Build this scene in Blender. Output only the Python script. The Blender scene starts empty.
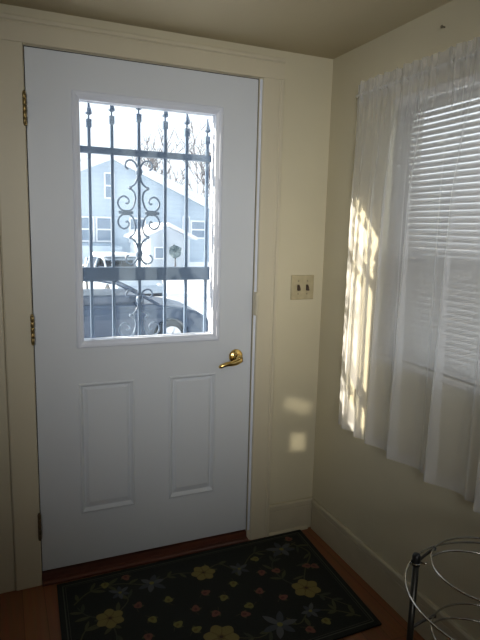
import bpy, bmesh, math, random
from mathutils import Vector, Matrix
random.seed(7)
S = bpy.context.scene
COL = S.collection
PI = math.pi

# ------------------------------------------------------------------ camera
cam_d = bpy.data.cameras.new('camera')
cam = bpy.data.objects.new('camera', cam_d); COL.objects.link(cam); S.camera = cam
yaw, pitch, roll = 0.4087, -0.1615, 0.0250
cy_, sy_, cp_, sp_ = math.cos(yaw), math.sin(yaw), math.cos(pitch), math.sin(pitch)
fwd = Vector((sy_*cp_, cy_*cp_, sp_)); rt = Vector((cy_, -sy_, 0)); up = rt.cross(fwd)
r2 = rt*math.cos(roll)+up*math.sin(roll); u2 = -rt*math.sin(roll)+up*math.cos(roll)
m = Matrix((r2, u2, -fwd)).transposed().to_4x4(); m.translation = Vector((-0.107, -2.23, 1.4629))
cam.matrix_world = m
cam_d.sensor_fit = 'VERTICAL'; cam_d.sensor_height = 24.0; cam_d.lens = 554.63*24.0/640
cam_d.clip_start = 0.05; cam_d.clip_end = 300

# ------------------------------------------------------------------ light and exposure
W = bpy.data.worlds.new('world'); S.world = W; W.use_nodes = True
bg = W.node_tree.nodes['Background']; bg.inputs[0].default_value = (0.86, 0.94, 1.0, 1); bg.inputs[1].default_value = 1.5
def light(name, kind, loc, direction, energy, color=(1,1,1), **kw):
    d = bpy.data.lights.new(name, kind); d.energy = energy; d.color = color
    for k, v in kw.items(): setattr(d, k, v)
    o = bpy.data.objects.new(name, d); COL.objects.link(o); o.location = loc
    o.rotation_euler = Vector(direction).to_track_quat('-Z', 'Y').to_euler()
    return o
SUN_DIR = (1.0, -0.43, -0.455)
light('sun', 'SUN', (-20, 8, 14), SUN_DIR, 17.0, (1.0, 0.90, 0.74), angle=math.radians(0.6))
# unseen area lamp added behind the camera to brighten the room, narrow spread
light('added_rear_fill', 'AREA', (-0.35, -3.45, 1.75), (0.42, 1.0, -0.095), 6.7, (1.0, 0.985, 0.95), shape='RECTANGLE', size=1.5, size_y=0.9, spread=math.radians(48))
# narrow beams added at the rear for the two light patches beside the door
light('added_wall_beam', 'AREA', (-1.0, -3.4, 1.42), (2.17, 3.4, -0.78), 0.0090, (1.0, 0.90, 0.72), shape='RECTANGLE', size=0.12, size_y=0.062, spread=math.radians(0.9))
light('added_wall_beam_low', 'AREA', (-1.0, -3.4, 1.20), (2.18, 3.4, -0.745), 0.0090, (1.0, 0.90, 0.70), shape='RECTANGLE', size=0.065, size_y=0.085, spread=math.radians(0.7))

upper_beam = bpy.data.objects['added_wall_beam']
upper_beam.rotation_euler = (Vector((2.17, 3.4, -0.78)).to_track_quat('-Z', 'Y').to_matrix() @ Matrix.Rotation(math.radians(-17), 3, 'Z')).to_euler()
S.view_settings.view_transform = 'Standard'; S.view_settings.look = 'None'
S.view_settings.exposure = 0.0; S.view_settings.gamma = 1.0; S.view_settings.use_curve_mapping = False
S.cycles.use_denoising = True; S.cycles.use_light_tree = False
S.cycles.max_bounces = 10; S.cycles.transparent_max_bounces = 24; S.cycles.diffuse_bounces = 5
S.cycles.transmission_bounces = 6; S.cycles.glossy_bounces = 3
S.cycles.caustics_reflective = False; S.cycles.caustics_refractive = False
S.cycles.sample_clamp_indirect = 4.0

# ------------------------------------------------------------------ materials
def new_mat(name):
    mt = bpy.data.materials.new(name); mt.use_nodes = True
    return mt, mt.node_tree, mt.node_tree.nodes['Principled BSDF']
def mat(name, col, rough=0.6, metal=0.0, noise=None, bump=None, spec=0.5, col2=None, scale=(1,1,1)):
    """noise=(scale, amount); bump=(scale, strength)"""
    mt, nt, p = new_mat(name)
    p.inputs['Base Color'].default_value = (*col, 1); p.inputs['Roughness'].default_value = rough
    p.inputs['Metallic'].default_value = metal; p.inputs['Specular IOR Level'].default_value = spec
    if noise or bump:
        tc = nt.nodes.new('ShaderNodeTexCoord'); mp = nt.nodes.new('ShaderNodeMapping')
        mp.inputs['Scale'].default_value = scale
        nt.links.new(tc.outputs['Object'], mp.inputs['Vector'])
    if noise:
        n = nt.nodes.new('ShaderNodeTexNoise'); n.inputs['Scale'].default_value = noise[0]; n.inputs['Detail'].default_value = 5
        nt.links.new(mp.outputs[0], n.inputs['Vector'])
        r = nt.nodes.new('ShaderNodeValToRGB'); r.color_ramp.elements[0].position = .32; r.color_ramp.elements[1].position = .68
        c2 = col2 or tuple(c*(1-noise[1]) for c in col)
        r.color_ramp.elements[0].color = (*c2, 1); r.color_ramp.elements[1].color = (*col, 1)
        nt.links.new(n.outputs['Fac'], r.inputs[0]); nt.links.new(r.outputs[0], p.inputs['Base Color'])
    if bump:
        n = nt.nodes.new('ShaderNodeTexNoise'); n.inputs['Scale'].default_value = bump[0]; n.inputs['Detail'].default_value = 4
        nt.links.new(mp.outputs[0], n.inputs['Vector'])
        b = nt.nodes.new('ShaderNodeBump'); b.inputs['Strength'].default_value = bump[1]; b.inputs['Distance'].default_value = 0.004
        nt.links.new(n.outputs['Fac'], b.inputs['Height']); nt.links.new(b.outputs[0], p.inputs['Normal'])
    return mt
def glass_mat(name, haze, hazecol=(1,1,1), gloss=0.04, blotch=0.0):
    """clear pane with a film of dust: mostly transparent, partly translucent"""
    mt = bpy.data.materials.new(name); mt.use_nodes = True; nt = mt.node_tree; nt.nodes.clear()
    out = nt.nodes.new('ShaderNodeOutputMaterial'); t = nt.nodes.new('ShaderNodeBsdfTransparent')
    tr = nt.nodes.new('ShaderNodeBsdfTranslucent'); tr.inputs[0].default_value = (*hazecol, 1)
    g = nt.nodes.new('ShaderNodeBsdfGlossy'); g.inputs['Roughness'].default_value = 0.02
    m1 = nt.nodes.new('ShaderNodeMixShader'); m2 = nt.nodes.new('ShaderNodeMixShader')
    m1.inputs[0].default_value = haze; m2.inputs[0].default_value = gloss
    if blotch:
        tc = nt.nodes.new('ShaderNodeTexCoord'); n = nt.nodes.new('ShaderNodeTexNoise'); n.inputs['Scale'].default_value = 7; n.inputs['Detail'].default_value = 6
        mr = nt.nodes.new('ShaderNodeMapRange'); mr.inputs['To Min'].default_value = haze*(1-blotch); mr.inputs['To Max'].default_value = haze*(1+blotch)
        mr.inputs['From Min'].default_value = .3; mr.inputs['From Max'].default_value = .7
        nt.links.new(tc.outputs['Object'], n.inputs['Vector']); nt.links.new(n.outputs['Fac'], mr.inputs['Value']); nt.links.new(mr.outputs[0], m1.inputs[0])
    nt.links.new(t.outputs[0], m1.inputs[1]); nt.links.new(tr.outputs[0], m1.inputs[2])
    nt.links.new(m1.outputs[0], m2.inputs[1]); nt.links.new(g.outputs[0], m2.inputs[2]); nt.links.new(m2.outputs[0], out.inputs[0])
    return mt
def sheer_mat(name, trans, col=(0.93,0.93,0.94), weave=True):
    """thin woven voile: open weave lets light straight through (more threads in line when seen edge-on)"""
    mt = bpy.data.materials.new(name); mt.use_nodes = True; nt = mt.node_tree; nt.nodes.clear()
    out = nt.nodes.new('ShaderNodeOutputMaterial'); t = nt.nodes.new('ShaderNodeBsdfTransparent')
    tr = nt.nodes.new('ShaderNodeBsdfTranslucent'); tr.inputs[0].default_value = (*col, 1)
    d = nt.nodes.new('ShaderNodeBsdfDiffuse'); d.inputs[0].default_value = (*col, 1)
    m0 = nt.nodes.new('ShaderNodeMixShader'); m0.inputs[0].default_value = 0.5
    nt.links.new(tr.outputs[0], m0.inputs[1]); nt.links.new(d.outputs[0], m0.inputs[2])
    m1 = nt.nodes.new('ShaderNodeMixShader')
    lw = nt.nodes.new('ShaderNodeLayerWeight'); lw.inputs[0].default_value = 0.5
    # opacity of a weave = 1 - trans^(1/cos)
    inv = nt.nodes.new('ShaderNodeMath'); inv.operation = 'SUBTRACT'; inv.inputs[0].default_value = 1.05
    nt.links.new(lw.outputs['Facing'], inv.inputs[1])
    dv = nt.nodes.new('ShaderNodeMath'); dv.operation = 'DIVIDE'; dv.inputs[0].default_value = 1.0; nt.links.new(inv.outputs[0], dv.inputs[1])
    pw = nt.nodes.new('ShaderNodeMath'); pw.operation = 'POWER'; pw.inputs[0].default_value = trans; nt.links.new(dv.outputs[0], pw.inputs[1])
    op = nt.nodes.new('ShaderNodeMath'); op.operation = 'SUBTRACT'; op.inputs[0].default_value = 1.0; nt.links.new(pw.outputs[0], op.inputs[1])
    nt.links.new(op.outputs[0], m1.inputs[0])
    nt.links.new(t.outputs[0], m1.inputs[1]); nt.links.new(m0.outputs[0], m1.inputs[2]); nt.links.new(m1.outputs[0], out.inputs[0])
    return mt

M = {}
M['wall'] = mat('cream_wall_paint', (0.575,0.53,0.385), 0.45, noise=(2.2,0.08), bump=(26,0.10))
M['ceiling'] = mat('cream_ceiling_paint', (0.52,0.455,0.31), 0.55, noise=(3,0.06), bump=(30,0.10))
M['trim'] = mat('cream_trim_paint', (0.57,0.52,0.39), 0.42, noise=(5,0.06), bump=(12,0.10), scale=(1,1,0.15))
M['board'] = mat('cream_baseboard_paint', (0.52,0.47,0.34), 0.6, noise=(9,0.10))
M['floor'] = None
M['door'] = mat('white_door_paint', (0.60,0.635,0.68), 0.38, noise=(1.6,0.03), bump=(60,0.05))
M['doorframe'] = mat('white_lite_frame', (0.64,0.68,0.77), 0.35)
M['brass'] = mat('polished_brass', (0.80,0.56,0.20), 0.20, 1.0)
M['oldbrass'] = mat('dull_brass', (0.42,0.31,0.13), 0.38, 0.9, noise=(60,0.4))
M['darkbrass'] = mat('dark_brass', (0.13,0.09,0.05), 0.45, 0.7)  # darker brass colour for the latch plate and lowest hinge
M['iron'] = mat('blue_grey_iron_paint', (0.10,0.15,0.23), 0.45)
M['storm'] = mat('white_storm_door_paint', (0.78,0.80,0.84), 0.5)
M['threshold'] = mat('dark_red_brown_wood', (0.11,0.035,0.02), 0.35, noise=(14,0.4), scale=(0.2,1,1))
M['gap'] = mat('dark_gap_shade_and_stop', (0.03,0.03,0.04), 0.8)
M['plate'] = mat('aged_almond_plate', (0.46,0.40,0.25), 0.35, noise=(40,0.16))
M['toggle'] = mat('dark_brown_toggle', (0.05,0.03,0.02), 0.4)
M['screw'] = mat('screw_metal', (0.25,0.22,0.16), 0.4, 0.8)
M['chrome'] = mat('worn_chrome', (0.45,0.44,0.41), 0.16, 1.0)
M['tube'] = mat('dark_chrome_tube', (0.09,0.088,0.082), 0.35, 0.9)
M['black'] = mat('black_rubber', (0.012,0.012,0.014), 0.45)
M['sheer'] = sheer_mat('sheer_white_voile', 0.70)
M['sheerhem'] = sheer_mat('sheer_white_hem', 0.70)
M['rod'] = mat('white_rod_metal', (0.6,0.6,0.58), 0.35)
M['blind'] = mat('off_white_blind_slat', (0.70,0.69,0.67), 0.45)
M['sash'] = mat('white_sash_paint', (0.62,0.60,0.55), 0.5)
M['cord'] = mat('white_cord', (0.8,0.8,0.78), 0.8)
M['pane'] = glass_mat('dusty_door_glass', 0.07, (0.62,0.80,1.0), 0.012, 0.25)
M['pane2'] = glass_mat('window_glass', 0.05, (1,1,1), 0.04)
M['nail'] = mat('painted_nail', (0.25,0.22,0.16), 0.6, 0.6)
# rug
M['rug'] = mat('black_green_pile', (0.008,0.011,0.008), 0.95, noise=(160,0.4), bump=(300,0.6))
M['rug_line'] = mat('grey_green_pile', (0.060,0.068,0.050), 0.95)
for k, c in dict(ry=(0.42,0.33,0.10), ry2=(0.26,0.19,0.05), rb=(0.17,0.18,0.19), rb2=(0.10,0.115,0.14), rp=(0.36,0.14,0.10),
                 rp2=(0.22,0.07,0.06), rl=(0.36,0.33,0.09), rg=(0.13,0.135,0.06), rg2=(0.08,0.10,0.06), rc=(0.10,0.05,0.03)).items():
    c = tuple(0.42*q for q in c); M[k] = mat('pile_'+{'ry':'ochre','ry2':'dark_ochre','rb':'blue_grey','rb2':'slate','rp':'coral','rp2':'dark_coral','rl':'lime','rg':'olive','rg2':'dark_olive','rc':'flower_centre'}[k], c, 0.95)
# outdoors
M['snow'] = mat('snow', (0.90,0.92,0.96), 0.8, noise=(0.4,0.06))
M['road'] = mat('wet_road', (0.42,0.46,0.52), 0.6, noise=(0.6,0.35))
M['siding'] = None
M['porchwall'] = mat('pale_porch_siding', (0.50,0.56,0.63), 0.7)
M['housetrim'] = mat('white_house_trim', (0.85,0.87,0.9), 0.6)
M['houseglass'] = mat('dull_house_glass', (0.26,0.33,0.42), 0.2)
M['bark'] = mat('grey_brown_bark', (0.09,0.08,0.085), 0.9)
M['bush'] = mat('dark_evergreen_needles', (0.10,0.14,0.15), 0.9)
M['carpaint'] = mat('dark_blue_car_paint', (0.035,0.055,0.095), 0.25, 0.2)
M['carpale'] = mat('silver_blue_car_paint', (0.35,0.42,0.50), 0.3, 0.2)
M['carglass'] = mat('tinted_car_glass', (0.02,0.03,0.05), 0.08)
M['carwindow'] = glass_mat('lightly_tinted_car_window', 0.0, (0.3,0.4,0.5), 0.04)
M['tyre'] = mat('tyre_rubber', (0.015,0.016,0.018), 0.8)
M['alloy'] = mat('alloy_rim', (0.6,0.63,0.68), 0.3, 0.6)
M['lamp'] = mat('headlight_glass', (0.62,0.66,0.70), 0.15)

def floor_material():
    mt, nt, p = new_mat('orange_brown_floor_boards')
    tc = nt.nodes.new('ShaderNodeTexCoord'); mp = nt.nodes.new('ShaderNodeMapping'); mp.inputs['Rotation'].default_value = (0,0,PI/2)
    nt.links.new(tc.outputs['Object'], mp.inputs['Vector'])
    b = nt.nodes.new('ShaderNodeTexBrick'); b.inputs['Scale'].default_value = 1.0
    b.inputs['Brick Width'].default_value = 1.6; b.inputs['Row Height'].default_value = 0.082; b.inputs['Mortar Size'].default_value = 0.0015
    b.inputs['Color1'].default_value = (0.30,0.115,0.045,1); b.inputs['Color2'].default_value = (0.25,0.09,0.035,1); b.inputs['Mortar'].default_value = (0.15,0.055,0.02,1)
    nt.links.new(mp.outputs[0], b.inputs['Vector'])
    mp2 = nt.nodes.new('ShaderNodeMapping'); mp2.inputs['Scale'].default_value = (30,2.5,1); nt.links.new(tc.outputs['Object'], mp2.inputs['Vector'])
    n = nt.nodes.new('ShaderNodeTexNoise'); n.inputs['Scale'].default_value = 2; n.inputs['Detail'].default_value = 6; nt.links.new(mp2.outputs[0], n.inputs['Vector'])
    mx = nt.nodes.new('ShaderNodeMix'); mx.data_type = 'RGBA'; mx.blend_type = 'MULTIPLY'; mx.inputs[0].default_value = 0.5
    nt.links.new(b.outputs['Color'], mx.inputs[6]); nt.links.new(n.outputs['Color'], mx.inputs[7]); nt.links.new(mx.outputs[2], p.inputs['Base Color'])
    p.inputs['Roughness'].default_value = 0.4
    return mt
M['floor'] = floor_material()
def siding_material():
    mt, nt, p = new_mat('pale_blue_lap_siding')
    tc = nt.nodes.new('ShaderNodeTexCoord'); w = nt.nodes.new('ShaderNodeTexWave'); w.bands_direction = 'Z'; w.wave_profile = 'SAW'; w.inputs['Scale'].default_value = 1.3
    nt.links.new(tc.outputs['Object'], w.inputs['Vector'])
    r = nt.nodes.new('ShaderNodeValToRGB'); r.color_ramp.elements[0].color = (0.44,0.53,0.62,1); r.color_ramp.elements[1].color = (0.48,0.57,0.66,1)
    nt.links.new(w.outputs['Fac'], r.inputs[0]); nt.links.new(r.outputs[0], p.inputs['Base Color']); p.inputs['Roughness'].default_value = 0.7
    return mt
M['siding'] = siding_material()

# ------------------------------------------------------------------ mesh helpers
def box(bm, x0, x1, y0, y1, z0, z1, mi=0):
    v = [bm.verts.new((x, y, z)) for x in (x0, x1) for y in (y0, y1) for z in (z0, z1)]
    for f in ((0,1,3,2),(4,6,7,5),(0,4,5,1),(2,3,7,6),(0,2,6,4),(1,5,7,3)):
        bm.faces.new([v[i] for i in f]).material_index = mi
def tube(bm, pts, r, n=8, closed=False, mi=0, caps=True):
    pts = [Vector(p) for p in pts]; N = len(pts); rad = r if isinstance(r, (list, tuple)) else [r]*N
    prev = None; rings = []
    for i, p in enumerate(pts):
        if closed: t = (pts[(i+1) % N]-pts[i-1]).normalized()
        else: t = (pts[min(i+1, N-1)]-pts[max(i-1, 0)]).normalized()
        if prev is None:
            a = Vector((0,0,1)) if abs(t.z) < .9 else Vector((1,0,0)); nrm = t.cross(a).normalized()
        else: nrm = (prev - t*prev.dot(t)).normalized()
        prev = nrm; bn = t.cross(nrm)
        rings.append([bm.verts.new(p + (nrm*math.cos(2*PI*k/n)+bn*math.sin(2*PI*k/n))*rad[i]) for k in range(n)])
    for i in range(N if closed else N-1):
        a, b = rings[i], rings[(i+1) % N]
        for k in range(n): 
            f = bm.faces.new((a[k], a[(k+1)%n], b[(k+1)%n], b[k])); f.smooth = True; f.material_index = mi
    if caps and not closed:
        bm.faces.new(rings[0][::-1]).material_index = mi; bm.faces.new(rings[-1]).material_index = mi
def lathe(bm, prof, centre, axis='z', n=24, mi=0):
    """prof: list of (radius, height along axis)"""
    c = Vector(centre); rings = []
    def P(r, h, a):
        x, y = r*math.cos(a), r*math.sin(a)
        return c + {'z': Vector((x,y,h)), 'y': Vector((x,h,y)), 'x': Vector((h,x,y))}[axis]
    for r, h in prof: rings.append([bm.verts.new(P(max(r, 1e-5), h, 2*PI*k/n)) for k in range(n)])
    for a, b in zip(rings, rings[1:]):
        for k in range(n):
            f = bm.faces.new((a[k], a[(k+1)%n], b[(k+1)%n], b[k])); f.smooth = True; f.material_index = mi
    bm.faces.new(rings[0][::-1]).material_index = mi; bm.faces.new(rings[-1]).material_index = mi
def prism(bm, poly, axis, a, b, mi=0):
    """poly in the two other axes, extruded from a to b along axis"""
    def P(p, h): return {'x': (h,p[0],p[1]), 'y': (p[0],h,p[1]), 'z': (p[0],p[1],h)}[axis]
    A = [bm.verts.new(P(p, a)) for p in poly]; B = [bm.verts.new(P(p, b)) for p in poly]; n = len(poly)
    bm.faces.new(A).material_index = mi; bm.faces.new(B[::-1]).material_index = mi
    for k in range(n): bm.faces.new((A[k], B[k], B[(k+1)%n], A[(k+1)%n])).material_index = mi
def slab(bm, axis, a, b, us, vs, holes=()):
    """plate between a and b along axis, cells us x vs, holes = cell index pairs left open (proper edges)"""
    def P(u, v, h): return {'x': (h,u,v), 'y': (u,h,v), 'z': (u,v,h)}[axis]
    A = {}; B = {}
    for i, u in enumerate(us):
        for j, v in enumerate(vs):
            A[i,j] = bm.verts.new(P(u,v,a)); B[i,j] = bm.verts.new(P(u,v,b))
    full = lambda i, j: 0 <= i < len(us)-1 and 0 <= j < len(vs)-1 and (i,j) not in holes
    for i in range(len(us)-1):
        for j in range(len(vs)-1):
            if not full(i,j): continue
            bm.faces.new((A[i,j],A[i+1,j],A[i+1,j+1],A[i,j+1])); bm.faces.new((B[i,j],B[i,j+1],B[i+1,j+1],B[i+1,j]))
            for (di,dj,p,q) in ((-1,0,(i,j),(i,j+1)),(1,0,(i+1,j),(i+1,j+1)),(0,-1,(i,j),(i+1,j)),(0,1,(i,j+1),(i+1,j+1))):
                if not full(i+di,j+dj): bm.faces.new((A[p],A[q],B[q],B[p]))
def obj(name, bm, material, parent=None, bevel=0, seg=2, loc=None, smooth=False):
    bm.normal_update()
    bmesh.ops.remove_doubles(bm, verts=bm.verts, dist=1e-6)
    bmesh.ops.recalc_face_normals(bm, faces=bm.faces)
    me = bpy.data.meshes.new(name)
    if smooth:
        for f in bm.faces: f.smooth = True
    bm.to_mesh(me); bm.free()
    o = bpy.data.objects.new(name, me); COL.objects.link(o)
    for mm in (material if isinstance(material, list) else [material]): me.materials.append(mm)
    if bevel:
        b = o.modifiers.new('bevel', 'BEVEL'); b.width = bevel; b.segments = seg; b.limit_method = 'ANGLE'
    if parent: o.parent = parent; o.matrix_parent_inverse = Matrix.Translation(-parent.location) if parent.type == 'EMPTY' else Matrix.Identity(4)
    return o
def BM(): return bmesh.new()
def thing(name, label, cat, loc=(0,0,0), group=None):
    o = bpy.data.objects.new(name, None); COL.objects.link(o); o.location = loc; o.empty_display_size = 0.05
    o['label'] = label; o['category'] = cat
    if group: o['group'] = group
    return o
def tag(o, label, cat, group=None):
    o['label'] = label; o['category'] = cat
    if group: o['group'] = group
    return o
def struct(o, label=None, cat=None):
    o['kind'] = 'structure'
    if label: o['label'] = label
    if cat: o['category'] = cat
    return o

XR, ZC = 1.2747, 2.2127          # right wall face, ceiling height
DZ0, DZ1, DW = 0.0523, 2.0843, 0.916

# ------------------------------------------------------------------ room shell
bm = BM(); box(bm, -1.6, XR+0.15, -3.6, 0.15, -0.12, 0.0); struct(obj('floor', bm, M['floor']), 'orange brown wooden board floor around the rug', 'floor')
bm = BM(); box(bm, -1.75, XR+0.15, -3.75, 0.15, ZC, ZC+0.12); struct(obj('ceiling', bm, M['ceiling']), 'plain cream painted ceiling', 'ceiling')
bm = BM(); slab(bm, 'y', 0.0, 0.15, [-1.75, -0.012, DW+0.016, XR], [0.0, 2.098, ZC], {(1,0)})
struct(obj('wall_back', bm, M['wall']), 'cream painted wall around the white door', 'wall')
WY0, WY1, WZ0, WZ1 = -1.60, -0.430, 0.985, 1.965
bm = BM(); slab(bm, 'x', XR, XR+0.15, [-3.6, WY0, WY1, 0.15], [0.0, WZ0, WZ1, ZC], {(1,1)})
struct(obj('wall_right', bm, M['wall']), 'cream painted wall behind the sheer curtain', 'wall')
bm = BM(); box(bm, -1.75, -1.6, -3.6, 0.0, 0, ZC); struct(obj('wall_left', bm, M['wall']), 'cream painted side wall left of the door', 'wall')
bm = BM(); box(bm, -1.75, XR+0.15, -3.75, -3.6, 0, ZC); struct(obj('wall_rear', bm, M['wall']), 'cream painted wall opposite the door', 'wall')

# door casing (flat boards with a moulded outer bead)
def casing_profile_v(bm, x_in, x_out, z0, z1):
    s = 1 if x_out > x_in else -1; w = abs(x_out-x_in)
    prof = [(0,0.0),(0,-0.012),(0.004,-0.016),(w-0.024,-0.017),(w-0.021,-0.0150),(w-0.017,-0.0150),(w-0.013,-0.020),(w-0.003,-0.020),(w,-0.018),(w,0.0)]
    prism(bm, [(x_in+s*a, b) for a, b in prof], 'z', z0, z1)
bm = BM(); prism(bm, [(-0.0045,0),(-0.0045,-0.012),(-0.008,-0.016),(-0.098,-0.018),(-0.104,-0.015),(-0.105,0)], 'z', 0.0, 2.0905)
t1 = struct(obj('trim_1', bm, M['trim'], bevel=0.001), 'cream door casing board on the hinge side', 'trim')
bm = BM(); casing_profile_v(bm, DW+0.016, 1.030, 0.0, 2.0905)
struct(obj('trim_2', bm, M['trim'], bevel=0.001), 'cream door casing board on the latch side', 'trim')
bm = BM()
prof = [(0.0,2.0905),(-0.014,2.0905),(-0.017,2.094),(-0.017,2.152),(-0.0150,2.155),(-0.0150,2.159),(-0.020,2.163),(-0.020,2.175),(-0.018,2.178),(0.0,2.178)]
prism(bm, prof, 'x', -0.105, 1.030)
struct(obj('trim_3', bm, M['trim'], bevel=0.001), 'cream head casing board above the white door', 'trim')
bm = BM(); prism(bm, [(-0.225,0),(-0.225,-0.012),(-0.110,-0.013),(-0.1055,-0.011),(-0.1055,0)], 'z', 0.0, 2.178)
struct(obj('trim_4', bm, M['trim'], bevel=0.001), 'cream upright board at far left beside the door casing', 'trim')
# jamb lining the opening
bm = BM()
box(bm, -0.012, -0.0028, 0.0, 0.15, 0, 2.098); box(bm, DW+0.0028, DW+0.016, -0.006, 0.15, 0, 2.098); box(bm, -0.0028, DW+0.0028, 0.0, 0.15, 2.0878, 2.098)
jb = struct(obj('trim_5', bm, M['trim']), 'cream jamb lining around the door', 'trim')
bm = BM(); box(bm, DW+0.0045, DW+0.0155, -0.0085, -0.0062, 0.05, 2.085); obj('jamb_edge', bm, M['doorframe'], jb)
bm = BM(); box(bm, -0.0026, -0.0002, 0.004, 0.046, 0.05, 2.0878); box(bm, DW+0.0004, DW+0.0026, 0.004, 0.046, 0.05, 2.0878); box(bm, 0, DW, 0.003, 0.046, 2.0846, 2.0876); box(bm, -0.0028, 0.010, 0.046, 0.058, 0.05, 2.0878); box(bm, DW-0.010, DW+0.0028, 0.046, 0.058, 0.05, 2.0878); box(bm, 0.01, DW-0.01, 0.046, 0.058, 2.075, 2.0878)  # dark strips stand in for the shade in the door gaps; stops behind
obj('gap_shade_and_stop', bm, M['gap'], jb)
# threshold
bm = BM(); prism(bm, [(-0.028,0),(-0.028,0.010),(-0.022,0.016),(-0.004,0.018),(0.0,0.040),(0.05,0.046),(0.15,0.040),(0.15,0)], 'x', -0.0040, DW+0.0040)
struct(obj('trim_6', bm, M['threshold'], bevel=0.002), 'dark red brown wooden sill under the white door', 'threshold')
# baseboards
def board_prof(s): return [(0,0),(s*0.013,0),(s*0.013,0.118),(s*0.011,0.121),(s*0.015,0.126),(s*0.015,0.148),(s*0.010,0.156),(0,0.156)]
bm = BM(); prism(bm, board_prof(-1), 'x', 1.031, XR); prism(bm, [(-0.013,0),(-0.024,0),(-0.022,0.009),(-0.013,0.016)], 'x', 1.031, XR-0.03)
struct(obj('baseboard_back', bm, M['board'], bevel=0.0012), 'cream baseboard between the door casing and the corner', 'baseboard')
bm = BM(); prism(bm, board_prof(-1), 'y', -3.6, -0.0222)
for v in bm.verts: v.co.x += XR
struct(obj('baseboard_right', bm, M['board'], bevel=0.0012), 'cream baseboard along the wall under the curtain', 'baseboard')
bm = BM(); prism(bm, board_prof(-1), 'x', -1.6, -0.2255)
struct(obj('baseboard_left', bm, M['board'], bevel=0.0012), 'cream baseboard left of the door', 'baseboard')

# ------------------------------------------------------------------ the white door
door = thing('door_1', 'white panelled entry door with a large barred window and brass lever', 'door', (0,0,DZ0)); door['kind'] = 'structure'
def fill_panel(bm, x0, x1, z0, z1, rings):
    """nested rectangles on the front face y=0: rings = (inset_x, inset_bottom, inset_top, y)"""
    R = [[bm.verts.new(p) for p in ((x0+i, y, z0+b),(x1-i, y, z0+b),(x1-i, y, z1-t),(x0+i, y, z1-t))] for i, b, t, y in rings]
    for a, b in zip(R, R[1:]):
        for k in range(4): bm.faces.new((a[k], a[(k+1)%4], b[(k+1)%4], b[k]))
    bm.faces.new(R[-1])
bm = BM()
us = [0.0, 0.160, 0.386, 0.536, 0.750, DW]; vs = [DZ0, 0.276, 0.836, 0.996, 1.944, DZ1]
hole = {(1,3),(2,3),(3,3)}
slab(bm, 'y', 0.0, 0.044, us, vs, hole)
# swap the flat faces of the two lower panels for moulded ones
bm.faces.ensure_lookup_table()
for f in list(bm.faces):
    c = f.calc_center_median()
    if abs(c.y) < 1e-4 and 0.276 < c.z < 0.836 and (0.160 < c.x < 0.386 or 0.536 < c.x < 0.750) and abs(f.normal.y if f.normal.length else 1) >= 0: bm.faces.remove(f)
PR = [(0,0,0,0),(0.004,0.004,0.004,-0.004),(0.008,0.009,0.008,-0.004),(0.017,0.020,0.016,0.0075),(0.022,0.024,0.020,0.0075),(0.034,0.046,0.028,-0.001)]
fill_panel(bm, 0.160, 0.386, 0.276, 0.836, PR); fill_panel(bm, 0.536, 0.750, 0.276, 0.836, PR)
obj('door_leaf', bm, M['door'], door, bevel=0.0008, seg=1)
# frame around the glass, both faces
bm = BM()
FX0, FX1, FZ0, FZ1 = 0.157, 0.760, 0.982, 1.957
GX0, GX1, GZ0, GZ1 = 0.185, 0.729, 1.012, 1.926
def frame_rings(y_flip):
    s = y_flip
    Y = lambda y: y if s > 0 else 0.044-y
    lo = [(FX0,FX1,FZ0,FZ1,0.0),(FX0+.001,FX1-.001,FZ0+.001,FZ1-.001,-0.009),(FX0+.006,FX1-.006,FZ0+.006,FZ1-.006,-0.012),(FX0+.014,FX1-.014,FZ0+.014,FZ1-.014,-0.011),
          (FX0+.020,FX1-.020,FZ0+.020,FZ1-.020,-0.007),(GX0,GX1,GZ0,GZ1,-0.003),(GX0,GX1,GZ0,GZ1,0.020)]
    R = [[bm.verts.new(p) for p in ((a,Y(y),c),(b,Y(y),c),(b,Y(y),d),(a,Y(y),d))] for a,b,c,d,y in lo]
    for a, b in zip(R, R[1:]):
        for k in range(4): bm.faces.new((a[k], a[(k+1)%4], b[(k+1)%4], b[k]))
frame_rings(1); frame_rings(-1)
gf = obj('glass_frame', bm, M['doorframe'], door)
bm = BM(); box(bm, GX0-0.004, GX1+0.004, 0.0200, 0.0205, GZ0-0.004, GZ1+0.004)
# single sheet
bm.free(); bm = BM(); v = [bm.verts.new(p) for p in ((GX0,0.021,GZ0),(GX1,0.021,GZ0),(GX1,0.021,GZ1),(GX0,0.021,GZ1))]; bm.faces.new(v)
obj('window_pane', bm, M['pane'], door)
# lever handle
hx, hz = 0.842, 0.903
bm = BM(); lathe(bm, [(0.033,0.0),(0.033,-0.003),(0.030,-0.008),(0.022,-0.011),(0.014,-0.012),(0.012,-0.030),(0.014,-0.034),(0.013,-0.052),(0.009,-0.056)], (hx,0,hz), 'y', 28)
h = obj('handle_rosette', bm, M['brass'], door)
bm = BM()
lp = []; lr = []
for i in range(15):
    t = i/14.0
    lp.append((hx+0.006-0.104*t, -0.047-0.006*math.sin(PI*t), hz-0.004-0.030*t-0.004*math.sin(2*PI*t))); lr.append(0.0140*(1-0.40*t) if t < .93 else 0.0085*(1-(t-.93)*8))
tube(bm, lp, lr, 12)
bl = obj('door_handle', bm, M['brass'], door)
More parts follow.
